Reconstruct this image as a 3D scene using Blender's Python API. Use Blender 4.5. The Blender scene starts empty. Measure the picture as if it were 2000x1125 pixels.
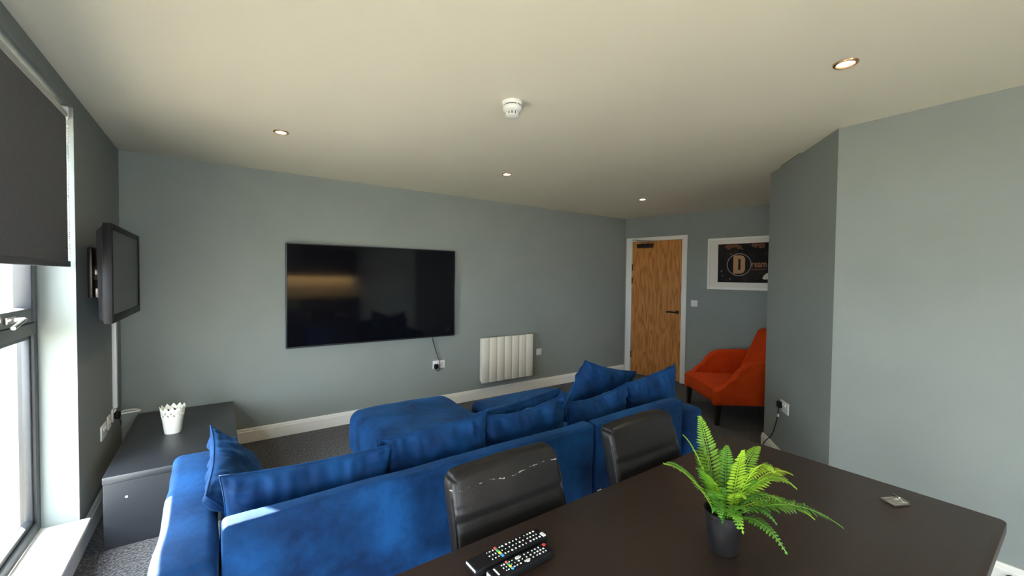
import bpy, bmesh, math, random
from mathutils import Vector, Matrix, noise, Euler
S = bpy.context.scene
COL = S.collection
random.seed(7)
PI = math.pi

# ------------------------------------------------------------------ camera
cam = bpy.data.cameras.new('camera')
cam.sensor_width = 36.0
cam.lens = 812.68 / 2000 * 36.0
cam.clip_start = 0.02
camo = bpy.data.objects.new('camera', cam)
COL.objects.link(camo)
_yaw, _pit, _rol = 0.6181, 0.0256, 0.0107
_R = Vector((math.cos(_yaw), -math.sin(_yaw), 0))
_F = Vector((math.sin(_yaw) * math.cos(_pit), math.cos(_yaw) * math.cos(_pit), -math.sin(_pit)))
_U = _R.cross(_F)
_X = _R * math.cos(_rol) + _U * math.sin(_rol)
_Y = _U * math.cos(_rol) - _R * math.sin(_rol)
camo.matrix_world = Matrix(((_X.x, _Y.x, -_F.x, 0), (_X.y, _Y.y, -_F.y, 0), (_X.z, _Y.z, -_F.z, 1.45), (0, 0, 0, 1)))
S.camera = camo

# ------------------------------------------------------------------ world, sun, exposure
S.view_settings.view_transform = 'Standard'
S.view_settings.look = 'None'
S.view_settings.gamma = 1.0
S.view_settings.use_curve_mapping = False
S.view_settings.exposure = 3.3
S.cycles.max_bounces = 12
S.cycles.diffuse_bounces = 7
S.cycles.glossy_bounces = 4
S.cycles.sample_clamp_indirect = 6.0
W = bpy.data.worlds.new('sky')
S.world = W
W.use_nodes = True
bg = W.node_tree.nodes['Background']
bg.inputs['Color'].default_value = (0.80, 0.91, 1.0, 1)
bg.inputs['Strength'].default_value = 2.5
sun = bpy.data.lights.new('sun', 'SUN')
sun.energy = 10.0
sun.angle = math.radians(0.6)
sun.color = (1.0, 0.92, 0.78)
suno = bpy.data.objects.new('sun', sun)
COL.objects.link(suno)
_el = math.radians(24)
_sd = Vector((0.545 * math.cos(_el), -0.838 * math.cos(_el), -math.sin(_el)))   # the way the light travels
suno.rotation_euler = _sd.to_track_quat('-Z', 'Y').to_euler()


def portal(y0, y1, z0, z1, parent, x=-0.84):
    l = bpy.data.lights.new('sky_portal', 'AREA')
    l.shape = 'RECTANGLE'
    l.size = z1 - z0
    l.size_y = y1 - y0
    l.cycles.is_portal = True
    o = bpy.data.objects.new('sky_portal', l)
    o.location = (x, (y0 + y1) / 2, (z0 + z1) / 2)
    o.rotation_euler = (0, -PI / 2, 0)
    COL.objects.link(o)
    o.parent = parent


# ------------------------------------------------------------------ room numbers (metres)
H = 2.361
XL, YB = -0.5855, 4.2246
XF = 5.137
YR = -3.3
WIN1 = (1.45, 3.03)
WIN2 = (-1.05, 0.75)
WIN_FILL = (-0.40, 1.15)                      # along x in the rear wall; guessed window, added for its daylight
WZ0, WZ1 = 0.17, 2.285
SLEFT = (XL, 0, 0), PI / 2               # wall frames: local x along the wall, local y into the wall
P = Vector((3.8817, 1.6496, 0))
Wc = Vector((3.0384, 0.9199, 0))
ANG = math.atan2(Wc.y - P.y, Wc.x - P.x)
FARA = math.atan2(-1.0, 0.15)

# ------------------------------------------------------------------ materials


def mat(name, color=(0.5, 0.5, 0.5), rough=0.6, metal=0.0, spec=0.5, sheen=0.0, sheen_tint=(1, 1, 1), coat=0.0, emit=None, estr=0.0):
    m = bpy.data.materials.new(name)
    m.use_nodes = True
    b = m.node_tree.nodes['Principled BSDF']
    b.inputs['Base Color'].default_value = (*color, 1)
    b.inputs['Roughness'].default_value = rough
    b.inputs['Metallic'].default_value = metal
    b.inputs['Specular IOR Level'].default_value = spec
    if sheen:
        b.inputs['Sheen Weight'].default_value = sheen
        b.inputs['Sheen Tint'].default_value = (*sheen_tint, 1)
        b.inputs['Sheen Roughness'].default_value = 0.45
    if coat:
        b.inputs['Coat Weight'].default_value = coat
        b.inputs['Coat Roughness'].default_value = 0.15
    if emit:
        b.inputs['Emission Color'].default_value = (*emit, 1)
        b.inputs['Emission Strength'].default_value = estr
    return m


def N(m, t, **kw):
    n = m.node_tree.nodes.new(t)
    for k, v in kw.items():
        if k in n.inputs:
            n.inputs[k].default_value = v
        else:
            setattr(n, k, v)
    return n


def LK(m, a, ao, b, bi):
    m.node_tree.links.new(a.outputs[ao], b.inputs[bi])


def noisy(m, c1, c2, scale=5.0, detail=6.0, lo=0.35, hi=0.65, stretch=(1, 1, 1), bump=0.0, bscale=None, bdist=0.01, c3=None, rough=None):
    """noise-driven colour between c1 and c2 and optional noise bump, in object coordinates"""
    b = m.node_tree.nodes['Principled BSDF']
    tc = N(m, 'ShaderNodeTexCoord')
    mp = N(m, 'ShaderNodeMapping')
    mp.inputs['Scale'].default_value = stretch
    LK(m, tc, 'Object', mp, 'Vector')
    n = N(m, 'ShaderNodeTexNoise', Scale=scale, Detail=detail, Roughness=0.6)
    LK(m, mp, 'Vector', n, 'Vector')
    r = N(m, 'ShaderNodeValToRGB')
    r.color_ramp.elements[0].position = lo
    r.color_ramp.elements[1].position = hi
    r.color_ramp.elements[0].color = (*c1, 1)
    r.color_ramp.elements[1].color = (*c2, 1)
    if c3:
        e = r.color_ramp.elements.new((lo + hi) / 2)
        e.color = (*c3, 1)
    LK(m, n, 'Fac', r, 'Fac')
    LK(m, r, 'Color', b, 'Base Color')
    if bump:
        n2 = N(m, 'ShaderNodeTexNoise', Scale=bscale or scale * 8, Detail=4.0)
        LK(m, tc, 'Object', n2, 'Vector')
        bp = N(m, 'ShaderNodeBump', Strength=bump, Distance=bdist)
        LK(m, n2, 'Fac', bp, 'Height')
        LK(m, bp, 'Normal', b, 'Normal')
    return m


M = {}
M['wall'] = noisy(mat('wall_paint', rough=0.75, spec=0.25), (0.248, 0.275, 0.262), (0.268, 0.295, 0.280), scale=1.7, bump=0.06, bscale=220, bdist=0.002)
M['ceiling'] = noisy(mat('ceiling_paint', rough=0.9, spec=0.1), (0.745, 0.71, 0.60), (0.765, 0.73, 0.62), scale=1.5, bump=0.04, bscale=160, bdist=0.002)
M['rear'] = mat('warm_cream_paint', (0.72, 0.58, 0.36), 0.8)
M['white_gloss'] = noisy(mat('white_satin_paint', rough=0.35), (0.78, 0.77, 0.72), (0.82, 0.81, 0.77), scale=3)
M['carpet'] = noisy(mat('charcoal_carpet', rough=1.0, spec=0.05, sheen=0.2), (0.010, 0.0095, 0.011), (0.17, 0.165, 0.17), scale=85, detail=4, lo=0.42, hi=0.66, bump=0.9, bscale=260, bdist=0.006)
M['velvet'] = None
M['black_plastic'] = mat('black_plastic', (0.007, 0.007, 0.008), 0.5, spec=0.18)
M['tv_bezel'] = mat('dark_metal_bezel', (0.05, 0.052, 0.055), 0.35, metal=0.7)
M['screen'] = mat('glossy_black_screen', (0.004, 0.004, 0.006), 0.07, spec=0.5)
M['screen_matte'] = mat('matte_black_screen', (0.03, 0.032, 0.036), 0.33, spec=0.5)
M['white_plastic'] = mat('white_plastic', (0.80, 0.80, 0.78), 0.35)
M['grey_plastic'] = mat('grey_plastic', (0.30, 0.31, 0.31), 0.45)
M['chrome'] = mat('chrome', (0.75, 0.75, 0.76), 0.12, metal=1.0)
M['steel'] = mat('brushed_steel', (0.62, 0.60, 0.56), 0.3, metal=1.0)
M['dark_metal'] = mat('dark_bronze_metal', (0.05, 0.04, 0.032), 0.35, metal=0.8)
M['anthracite'] = noisy(mat('anthracite_window_frame', rough=0.42), (0.018, 0.021, 0.025), (0.024, 0.027, 0.032), scale=6, bump=0.02, bscale=300, bdist=0.001)
M['blind'] = noisy(mat('charcoal_blind_fabric', rough=0.95, spec=0.1), (0.16, 0.16, 0.165), (0.18, 0.18, 0.185), scale=60, bump=0.12, bscale=900, bdist=0.001)
M['blind_bar'] = mat('blind_bar', (0.10, 0.10, 0.104), 0.5)
M['alu'] = mat('pale_aluminium', (0.72, 0.70, 0.64), 0.4, metal=0.4)
M['cabinet'] = noisy(mat('dark_grey_laminate', rough=0.36), (0.020, 0.022, 0.026), (0.026, 0.028, 0.032), scale=4, bump=0.02, bscale=120, bdist=0.001)
M['table'] = noisy(mat('black_brown_laminate', rough=0.40, spec=0.4), (0.027, 0.0155, 0.0115), (0.034, 0.020, 0.015), scale=5, stretch=(1, 14, 14), bump=0.03, bscale=90, bdist=0.001)
M['orange'] = noisy(mat('burnt_orange_fabric', rough=0.8, spec=0.15, sheen=0.08, sheen_tint=(1, 0.4, 0.2)), (0.46, 0.040, 0.003), (0.54, 0.052, 0.004), scale=9, bump=0.15, bscale=500, bdist=0.001)
M['dark_wood'] = mat('dark_stained_wood', (0.012, 0.008, 0.006), 0.4)
M['soil'] = noisy(mat('dark_soil', rough=1.0), (0.006, 0.005, 0.004), (0.02, 0.015, 0.01), scale=120, bump=0.8, bscale=150, bdist=0.004)
M['black_pot'] = noisy(mat('matt_black_nursery_pot', rough=0.6, spec=0.25), (0.006, 0.005, 0.005), (0.020, 0.018, 0.018), scale=22, lo=0.45, hi=0.75)
M['planter'] = mat('cream_white_painted_metal', (0.80, 0.80, 0.72), 0.4)
M['radiator'] = mat('warm_white_enamel', (0.78, 0.75, 0.66), 0.35)
M['paper'] = mat('off_white_mount', (0.75, 0.72, 0.66), 0.8)
M['tan_ink'] = mat('tan_print', (0.42, 0.23, 0.10), 0.6)
M['rust_ink'] = mat('rust_print', (0.34, 0.13, 0.05), 0.6)
M['silver_ink'] = mat('grey_print', (0.28, 0.26, 0.25), 0.6)
M['pale_ink'] = mat('pale_print', (0.62, 0.58, 0.50), 0.6)
M['render'] = noisy(mat('grey_green_render', rough=0.95), (0.13, 0.145, 0.12), (0.20, 0.21, 0.18), scale=9, bump=0.3, bscale=60, bdist=0.004)
M['stone'] = noisy(mat('pale_stone', rough=0.95), (0.16, 0.155, 0.14), (0.28, 0.27, 0.245), scale=8, bump=0.4, bscale=40, bdist=0.006)
M['paving'] = noisy(mat('pale_paving', rough=0.95), (0.44, 0.39, 0.30), (0.52, 0.46, 0.36), scale=2.5, bump=0.2, bscale=60, bdist=0.004)
M['red'] = mat('red_button', (0.65, 0.05, 0.03), 0.5)
M['pink'] = mat('pink_red_button', (0.70, 0.12, 0.14), 0.5)
M['green'] = mat('green_button', (0.05, 0.45, 0.12), 0.5)
M['yellow'] = mat('yellow_button', (0.75, 0.70, 0.08), 0.5)
M['blue'] = mat('blue_button', (0.04, 0.30, 0.75), 0.5)
M['legend'] = mat('white_legend_rubber', (0.75, 0.75, 0.74), 0.5)
M['bulb'] = mat('warm_lamp', (1, 1, 1), 0.5, emit=(1.0, 0.80, 0.52), estr=9.0)
M['lamp_ring'] = mat('bronze_lamp_ring', (0.42, 0.26, 0.14), 0.3, metal=0.8)
M['hole'] = mat('black_recess', (0.004, 0.004, 0.004), 0.8)
M['black_cable'] = mat('black_rubber_cable', (0.012, 0.012, 0.013), 0.45)
M['white_cable'] = mat('white_cable_sheath', (0.75, 0.75, 0.72), 0.45)

# window glass: clear, lets the daylight through
g = bpy.data.materials.new('window_glass')
g.use_nodes = True
nt = g.node_tree
nt.nodes.clear()
o_ = nt.nodes.new('ShaderNodeOutputMaterial')
t_ = nt.nodes.new('ShaderNodeBsdfTransparent')
gl = nt.nodes.new('ShaderNodeBsdfGlossy')
gl.inputs['Roughness'].default_value = 0.02
mx = nt.nodes.new('ShaderNodeMixShader')
mx.inputs[0].default_value = 0.05
nt.links.new(t_.outputs[0], mx.inputs[1])
nt.links.new(gl.outputs[0], mx.inputs[2])
nt.links.new(mx.outputs[0], o_.inputs['Surface'])
M['glass'] = g


def velvet():
    m = mat('blue_velvet', rough=0.75, spec=0.15, sheen=0.16, sheen_tint=(0.16, 0.45, 0.95))
    b = m.node_tree.nodes['Principled BSDF']
    tc = N(m, 'ShaderNodeTexCoord')
    n1 = N(m, 'ShaderNodeTexNoise', Scale=3.6, Detail=5.0, Roughness=0.55, Distortion=0.25)
    LK(m, tc, 'Object', n1, 'Vector')
    n2 = N(m, 'ShaderNodeTexNoise', Scale=17.0, Detail=6.0, Roughness=0.7, Distortion=0.6)
    LK(m, tc, 'Object', n2, 'Vector')
    mixv = N(m, 'ShaderNodeMath', operation='MULTIPLY_ADD')
    LK(m, n2, 'Fac', mixv, 0)
    mixv.inputs[1].default_value = 0.30
    LK(m, n1, 'Fac', mixv, 2)
    r = N(m, 'ShaderNodeValToRGB')
    e = r.color_ramp.elements
    e[0].position = 0.48
    e[0].color = (0.0020, 0.016, 0.062, 1)
    e[1].position = 0.82
    e[1].color = (0.0066, 0.064, 0.210, 1)
    k = e.new(0.62)
    k.color = (0.0036, 0.034, 0.118, 1)
    LK(m, mixv, 0, r, 'Fac')
    LK(m, r, 'Color', b, 'Base Color')
    n3 = N(m, 'ShaderNodeTexNoise', Scale=38.0, Detail=5.0)
    LK(m, tc, 'Object', n3, 'Vector')
    bp = N(m, 'ShaderNodeBump', Strength=0.25, Distance=0.006)
    LK(m, n3, 'Fac', bp, 'Height')
    LK(m, bp, 'Normal', b, 'Normal')
    return m


M['velvet'] = velvet()


def leather(name, worn):
    m = mat(name, (0.009, 0.008, 0.0075), 0.40, spec=0.32)
    b = m.node_tree.nodes['Principled BSDF']
    tc = N(m, 'ShaderNodeTexCoord')
    v = N(m, 'ShaderNodeTexVoronoi', Scale=170.0)
    LK(m, tc, 'Object', v, 'Vector')
    bp = N(m, 'ShaderNodeBump', Strength=0.12, Distance=0.002)
    LK(m, v, 'Distance', bp, 'Height')
    LK(m, bp, 'Normal', b, 'Normal')
    n = N(m, 'ShaderNodeTexNoise', Scale=7.0, Detail=5.0)
    LK(m, tc, 'Object', n, 'Vector')
    rr = N(m, 'ShaderNodeMapRange')
    rr.inputs['To Min'].default_value = 0.30
    rr.inputs['To Max'].default_value = 0.52
    LK(m, n, 'Fac', rr, 'Value')
    LK(m, rr, 'Result', b, 'Roughness')
    if worn:
        # cracked finish: pale flecks along one crease near the top of the backrest
        sx = N(m, 'ShaderNodeSeparateXYZ')
        LK(m, tc, 'Object', sx, 'Vector')
        n4 = N(m, 'ShaderNodeTexNoise', Scale=11.0, Detail=4.0)
        LK(m, tc, 'Object', n4, 'Vector')
        off = N(m, 'ShaderNodeMath', operation='MULTIPLY_ADD')
        LK(m, n4, 'Fac', off, 0)
        off.inputs[1].default_value = 0.035
        LK(m, sx, 'Z', off, 2)
        sb = N(m, 'ShaderNodeMath', operation='SUBTRACT')
        LK(m, off, 0, sb, 0)
        sb.inputs[1].default_value = 0.8585
        ab = N(m, 'ShaderNodeMath', operation='ABSOLUTE')
        LK(m, sb, 0, ab, 0)
        n5 = N(m, 'ShaderNodeTexNoise', Scale=26.0, Detail=6.0, Roughness=0.7)
        LK(m, tc, 'Object', n5, 'Vector')
        th = N(m, 'ShaderNodeMapRange')
        th.inputs['From Min'].default_value = 0.50
        th.inputs['From Max'].default_value = 0.72
        th.inputs['To Min'].default_value = 0.0
        th.inputs['To Max'].default_value = 0.0055
        LK(m, n5, 'Fac', th, 'Value')
        lt = N(m, 'ShaderNodeMath', operation='LESS_THAN')
        LK(m, ab, 0, lt, 0)
        LK(m, th, 'Result', lt, 1)
        mixc = N(m, 'ShaderNodeMix', data_type='RGBA')
        LK(m, lt, 0, mixc, 0)
        mixc.inputs[6].default_value = (0.012, 0.0105, 0.010, 1)
        mixc.inputs[7].default_value = (0.30, 0.27, 0.23, 1)
        LK(m, mixc, 2, b, 'Base Color')
    return m


M['leather'] = leather('black_faux_leather', False)
M['leather_worn'] = leather('worn_black_faux_leather', True)


def oak():
    m = mat('oak_veneer', rough=0.45, spec=0.35)
    b = m.node_tree.nodes['Principled BSDF']
    tc = N(m, 'ShaderNodeTexCoord')
    mp = N(m, 'ShaderNodeMapping')
    mp.inputs['Scale'].default_value = (4.2, 1.0, 0.62)
    LK(m, tc, 'Object', mp, 'Vector')
    nd = N(m, 'ShaderNodeTexNoise', Scale=1.7, Detail=2.5, Roughness=0.45)
    LK(m, mp, 'Vector', nd, 'Vector')
    ml = N(m, 'ShaderNodeMath', operation='MULTIPLY')
    LK(m, nd, 'Fac', ml, 0)
    ml.inputs[1].default_value = 15.0
    wv = N(m, 'ShaderNodeMath', operation='PINGPONG')
    LK(m, ml, 0, wv, 0)
    wv.inputs[1].default_value = 1.0
    mp2 = N(m, 'ShaderNodeMapping')
    mp2.inputs['Scale'].default_value = (90, 1, 4)
    LK(m, tc, 'Object', mp2, 'Vector')
    nf = N(m, 'ShaderNodeTexNoise', Scale=1.6, Detail=6.0)
    LK(m, mp2, 'Vector', nf, 'Vector')
    a = N(m, 'ShaderNodeMath', operation='MULTIPLY_ADD')
    LK(m, nf, 'Fac', a, 0)
    a.inputs[1].default_value = 0.62
    a2 = N(m, 'ShaderNodeMath', operation='MULTIPLY')
    LK(m, wv, 0, a2, 0)
    a2.inputs[1].default_value = 0.27
    LK(m, a2, 0, a, 2)
    r = N(m, 'ShaderNodeValToRGB')
    e = r.color_ramp.elements
    e[0].position = 0.22
    e[0].color = (0.27, 0.092, 0.020, 1)
    e[1].position = 0.80
    e[1].color = (0.64, 0.300, 0.085, 1)
    k = e.new(0.45)
    k.color = (0.52, 0.215, 0.055, 1)
    LK(m, a, 0, r, 'Fac')
    LK(m, r, 'Color', b, 'Base Color')
    return m


M['oak'] = oak()


def fern_mat(name, ca, cb):
    m = mat(name, rough=0.36, spec=0.5)
    b = m.node_tree.nodes['Principled BSDF']
    oi = N(m, 'ShaderNodeObjectInfo')
    tc = N(m, 'ShaderNodeTexCoord')
    n = N(m, 'ShaderNodeTexNoise', Scale=25.0, Detail=3.0)
    LK(m, tc, 'Object', n, 'Vector')
    a = N(m, 'ShaderNodeMath', operation='MULTIPLY_ADD')
    LK(m, n, 'Fac', a, 0)
    a.inputs[1].default_value = 0.55
    h = N(m, 'ShaderNodeMath', operation='MULTIPLY')
    LK(m, oi, 'Random', h, 0)
    h.inputs[1].default_value = 0.6
    LK(m, h, 0, a, 2)
    r = N(m, 'ShaderNodeValToRGB')
    e = r.color_ramp.elements
    e[0].position = 0.12
    e[0].color = (*ca, 1)
    e[1].position = 0.85
    e[1].color = (*cb, 1)
    LK(m, a, 0, r, 'Fac')
    LK(m, r, 'Color', b, 'Base Color')
    tr = N(m, 'ShaderNodeBsdfTranslucent')
    LK(m, r, 'Color', tr, 'Color')
    mx = N(m, 'ShaderNodeMixShader')
    mx.inputs[0].default_value = 0.3
    LK(m, b, 'BSDF', mx, 1)
    LK(m, tr, 'BSDF', mx, 2)
    out = m.node_tree.nodes['Material Output']
    LK(m, mx, 'Shader', out, 'Surface')
    return m


M['fern'] = fern_mat('fern_leaf_young', (0.07, 0.24, 0.022), (0.42, 0.62, 0.04))
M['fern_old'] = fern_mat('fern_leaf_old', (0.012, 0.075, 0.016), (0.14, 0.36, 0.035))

# poster print: dark brown ground with warm orange blooms
M['poster'] = noisy(mat('dark_poster_print', rough=0.6, spec=0.2), (0.006, 0.004, 0.005), (0.034, 0.018, 0.012), scale=7, lo=0.45, hi=0.75)

# ------------------------------------------------------------------ mesh helpers


def box(bm, x0, x1, y0, y1, z0, z1, r=0.0, seg=2, mtx=None):
    res = bmesh.ops.create_cube(bm, size=1.0)
    vs = res['verts']
    for v in vs:
        v.co = Vector(((x0 + x1) / 2 + v.co.x * (x1 - x0), (y0 + y1) / 2 + v.co.y * (y1 - y0), (z0 + z1) / 2 + v.co.z * (z1 - z0)))
    if r > 0:
        es = list({e for v in vs for e in v.link_edges})
        out = bmesh.ops.bevel(bm, geom=es, offset=r, segments=seg, profile=0.5, affect='EDGES')
        vs = list({v for f in out['faces'] for v in f.verts} | {v for v in vs if v.is_valid})
    if mtx is not None:
        for v in vs:
            v.co = mtx @ v.co
    return vs


def softbox(bm, x0, x1, y0, y1, z0, z1, r, step=0.05, bulge=(0, 0, 0), nz=0.0, nscale=4.0, seed=0, fn=None):
    """rounded box on a dense grid, slightly puffed and uneven like upholstery"""
    c = Vector(((x0 + x1) / 2, (y0 + y1) / 2, (z0 + z1) / 2))
    hs = [(x1 - x0) / 2, (y1 - y0) / 2, (z1 - z0) / 2]

    def coords(h):
        a = [-h, -h + .15 * r, -h + .4 * r, -h + .7 * r, -h + r]
        inner = 2 * (h - r)
        k = max(1, int(inner / step))
        a += [-h + r + inner * i / k for i in range(1, k)]
        a += [h - r, h - .7 * r, h - .4 * r, h - .15 * r, h]
        return a
    cs = [coords(h) for h in hs]
    cache = {}

    def vert(p):
        key = (round(p[0], 6), round(p[1], 6), round(p[2], 6))
        if key in cache:
            return cache[key]
        q = Vector([max(-hs[i] + r, min(hs[i] - r, p[i])) for i in range(3)])
        d = Vector(p) - q
        nrm = d.normalized() if d.length > 1e-9 else Vector((0, 0, 1))
        w = q + nrm * r if d.length > 1e-9 else Vector(p)
        u = [p[i] / hs[i] for i in range(3)]
        for i in range(3):
            j, k = (i + 1) % 3, (i + 2) % 3
            if bulge[i] and abs(u[i]) > .55:
                w[i] += math.copysign(bulge[i] * (1 - u[j] ** 4) * (1 - u[k] ** 4), u[i])
        if nz:
            w += nrm * nz * noise.noise(Vector((w + c) * nscale) + Vector((seed, seed * .7, 0)))
        w = w + c
        if fn:
            w = fn(w)
        cache[key] = bm.verts.new(w)
        return cache[key]
    for ax in range(3):
        j, k = (ax + 1) % 3, (ax + 2) % 3
        for s in (-1, 1):
            for a in range(len(cs[j]) - 1):
                for b in range(len(cs[k]) - 1):
                    q = []
                    for (aa, bb) in ((a, b), (a + 1, b), (a + 1, b + 1), (a, b + 1)):
                        p = [0, 0, 0]
                        p[ax] = s * hs[ax]
                        p[j] = cs[j][aa]
                        p[k] = cs[k][bb]
                        q.append(vert(p))
                    if s < 0:
                        q.reverse()
                    try:
                        bm.faces.new(q)
                    except ValueError:
                        pass


def lathe(bm, prof, n=32, c=(0, 0, 0), capb=False, capt=False, mtx=None):
    rings = []
    for (r, z) in prof:
        ring = []
        for i in range(n):
            a = 2 * PI * i / n
            co = Vector((c[0] + r * math.cos(a), c[1] + r * math.sin(a), c[2] + z))
            ring.append(bm.verts.new(mtx @ co if mtx else co))
        rings.append(ring)
    for a, b in zip(rings, rings[1:]):
        for i in range(n):
            bm.faces.new((a[i], a[(i + 1) % n], b[(i + 1) % n], b[i]))
    if capb:
        bm.faces.new(list(reversed(rings[0])))
    if capt:
        bm.faces.new(rings[-1])


def tube(bm, pts, r, n=8, sub=6):
    pts = [Vector(p) for p in pts]
    if sub > 1 and len(pts) > 2:
        out = []
        for i in range(len(pts) - 1):
            p0, p1, p2, p3 = pts[max(i - 1, 0)], pts[i], pts[i + 1], pts[min(i + 2, len(pts) - 1)]
            for k in range(sub):
                t = k / sub
                out.append(.5 * ((2 * p1) + (p2 - p0) * t + (2 * p0 - 5 * p1 + 4 * p2 - p3) * t * t + (3 * p1 - p0 - 3 * p2 + p3) * t ** 3))
        out.append(pts[-1])
        pts = out
    rings = []
    up = Vector((0, 0, 1))
    for i, p in enumerate(pts):
        t = (pts[min(i + 1, len(pts) - 1)] - pts[max(i - 1, 0)]).normalized()
        s = t.cross(up)
        if s.length < .05:
            s = t.cross(Vector((1, 0, 0)))
        s.normalize()
        w = s.cross(t)
        rings.append([bm.verts.new(p + (s * math.cos(2 * PI * k / n) + w * math.sin(2 * PI * k / n)) * r) for k in range(n)])
    for a, b in zip(rings, rings[1:]):
        for k in range(n):
            bm.faces.new((a[k], a[(k + 1) % n], b[(k + 1) % n], b[k]))
    bm.faces.new(list(reversed(rings[0])))
    bm.faces.new(rings[-1])


def prism(bm, poly, a, b):
    """extrude a polygon of (x, z) points from y=a to y=b"""
    v0 = [bm.verts.new((p[0], a, p[1])) for p in poly]
    v1 = [bm.verts.new((p[0], b, p[1])) for p in poly]
    n = len(poly)
    bm.faces.new(v0)
    bm.faces.new(list(reversed(v1)))
    for i in range(n):
        bm.faces.new((v0[i], v1[i], v1[(i + 1) % n], v0[(i + 1) % n]))


def B():
    return bmesh.new()


def obj(name, bm, m, parent=None, smooth=False, loc=None, rot=None):
    bmesh.ops.recalc_face_normals(bm, faces=bm.faces[:])
    me = bpy.data.meshes.new(name)
    bm.to_mesh(me)
    bm.free()
    me.materials.append(M[m] if isinstance(m, str) else m)
    if smooth:
        for p in me.polygons:
            p.use_smooth = True
        if smooth != 'all':
            try:
                me.set_sharp_from_angle(angle=math.radians(40))
            except Exception:
                pass
    o = bpy.data.objects.new(name, me)
    COL.objects.link(o)
    if parent is not None:
        o.parent = parent
    if loc:
        o.location = loc
    if rot:
        o.rotation_euler = rot
    return o


def bxo(name, dims, m, parent=None, r=0.0, seg=2, smooth=None):
    bm = B()
    box(bm, *dims, r=r, seg=seg)
    return obj(name, bm, m, parent, smooth=(r > 0) if smooth is None else smooth)


def tag(o, label, cat, group=None):
    o['label'] = label
    o['category'] = cat
    if group:
        o['group'] = group
    return o


def thing(name, label, cat, loc=(0, 0, 0), rotz=0.0, group=None):
    o = bpy.data.objects.new(name, None)
    COL.objects.link(o)
    o.location = loc
    o.rotation_euler = (0, 0, rotz)
    return tag(o, label, cat, group)


def struct(o):
    o['kind'] = 'structure'
    return o


def senew(name, loc=(0, 0, 0), rotz=0.0):
    o = bpy.data.objects.new(name, None)
    COL.objects.link(o)
    o.location = loc
    o.rotation_euler = (0, 0, rotz)
    return struct(o)


def copy_tree(o, parent=None):
    c = o.copy()
    COL.objects.link(c)
    if parent is not None:
        c.parent = parent
    for ch in list(o.children):
        copy_tree(ch, c)
    return c


# ------------------------------------------------------------------ the room shell
bm = B(); box(bm, XL - .24, 6.3, YR - .24, YB + .2, -.12, 0)
struct(obj('floor', bm, 'carpet'))
bm = B(); box(bm, XL - .30, 6.3, YR - .3, YB + .2, H, H + .2)
struct(obj('ceiling', bm, 'ceiling'))
bm = B(); box(bm, XL - .25, XF + .3, YB, YB + .2, 0, H)
struct(obj('wall_back', bm, 'wall'))
# window wall with two openings
bm = B()
x0, x1 = XL - .25, XL
ys = [YR - .2, WIN2[0], WIN2[1], WIN1[0], WIN1[1], YB]
for a, b in zip(ys[0::2], ys[1::2]):
    box(bm, x0, x1, a, b, 0, H)
for a, b in (WIN2, WIN1):
    box(bm, x0, x1, a, b, WZ1, H)
    box(bm, x0, x1, a, b, 0, WZ0 - .03)
struct(obj('wall_left', bm, 'wall'))
# end wall with the door, slightly out of square
wf = senew('wall_far', (XF, YB, 0), FARA)
bm = B(); box(bm, -.1, .115, 0, .15, 0, H); box(bm, .90, 3.6, 0, .15, 0, H); box(bm, .115, .90, 0, .15, 2.02, H); box(bm, .0, 1.02, .151, .25, 0, 2.2)  # last box: unseen backing added behind the door to keep daylight out
obj('plaster', bm, 'wall', wf)
# right wall and the angled wall
bm = B(); box(bm, Wc.x, Wc.x + .15, YR, Wc.y, 0, H)
struct(obj('wall_right', bm, 'wall'))
wa = senew('wall_angled', P, ANG)
Lang = (Wc - P).length
bm = B(); box(bm, 0, Lang, 0, .16, 0, H)
obj('plaster', bm, 'wall', wa)
bm = B(); box(bm, Wc.x + .36, 6.3, .95, 1.1, 0, H)
struct(obj('wall_alcove', bm, 'wall'))
bm = B()
for a, b, c, e in ((XL - .25, WIN_FILL[0], 0, H), (WIN_FILL[1], Wc.x + .15, 0, H), (WIN_FILL[0], WIN_FILL[1], WZ1, H), (WIN_FILL[0], WIN_FILL[1], 0, WZ0 - .03)):
    box(bm, a, b, YR - .25, YR, c, e)
struct(obj('wall_rear', bm, 'rear'))

SK = [(0, 0), (-.018, 0), (-.018, .094), (-.0125, .099), (-.0125, .110), (-.007, .120), (0, .120)]


def skirting(name, loc, rz, a, b):
    bm = B()
    v0 = [bm.verts.new((a, p[0], p[1])) for p in SK]
    v1 = [bm.verts.new((b, p[0], p[1])) for p in SK]
    n = len(SK)
    bm.faces.new(v0); bm.faces.new(list(reversed(v1)))
    for i in range(n):
        bm.faces.new((v0[i], v1[i], v1[(i + 1) % n], v0[(i + 1) % n]))
    o = obj(name, bm, 'white_gloss')
    o.location = loc
    o.rotation_euler = (0, 0, rz)
    return struct(o)


skirting('baseboard_back', (0, YB, 0), 0, XL, XF)
skirting('baseboard_left', (XL, 0, 0), PI / 2, YR, YB - .018)
skirting('baseboard_far', (XF, YB, 0), FARA, .97, 2.8)
skirting('baseboard_angled', P, ANG, -.012, Lang)
skirting('baseboard_right', (Wc.x, 0, 0), -PI / 2, -Wc.y, -YR)
bm = B()   # hairline gap in the plaster where the angled wall meets the ceiling
box(bm, .26, .62, -.012, -.008, H - .003, H + .002)
o = obj('trim_1', bm, 'hole'); o.location = P; o.rotation_euler = (0, 0, ANG); struct(o)

# ------------------------------------------------------------------ windows


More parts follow.
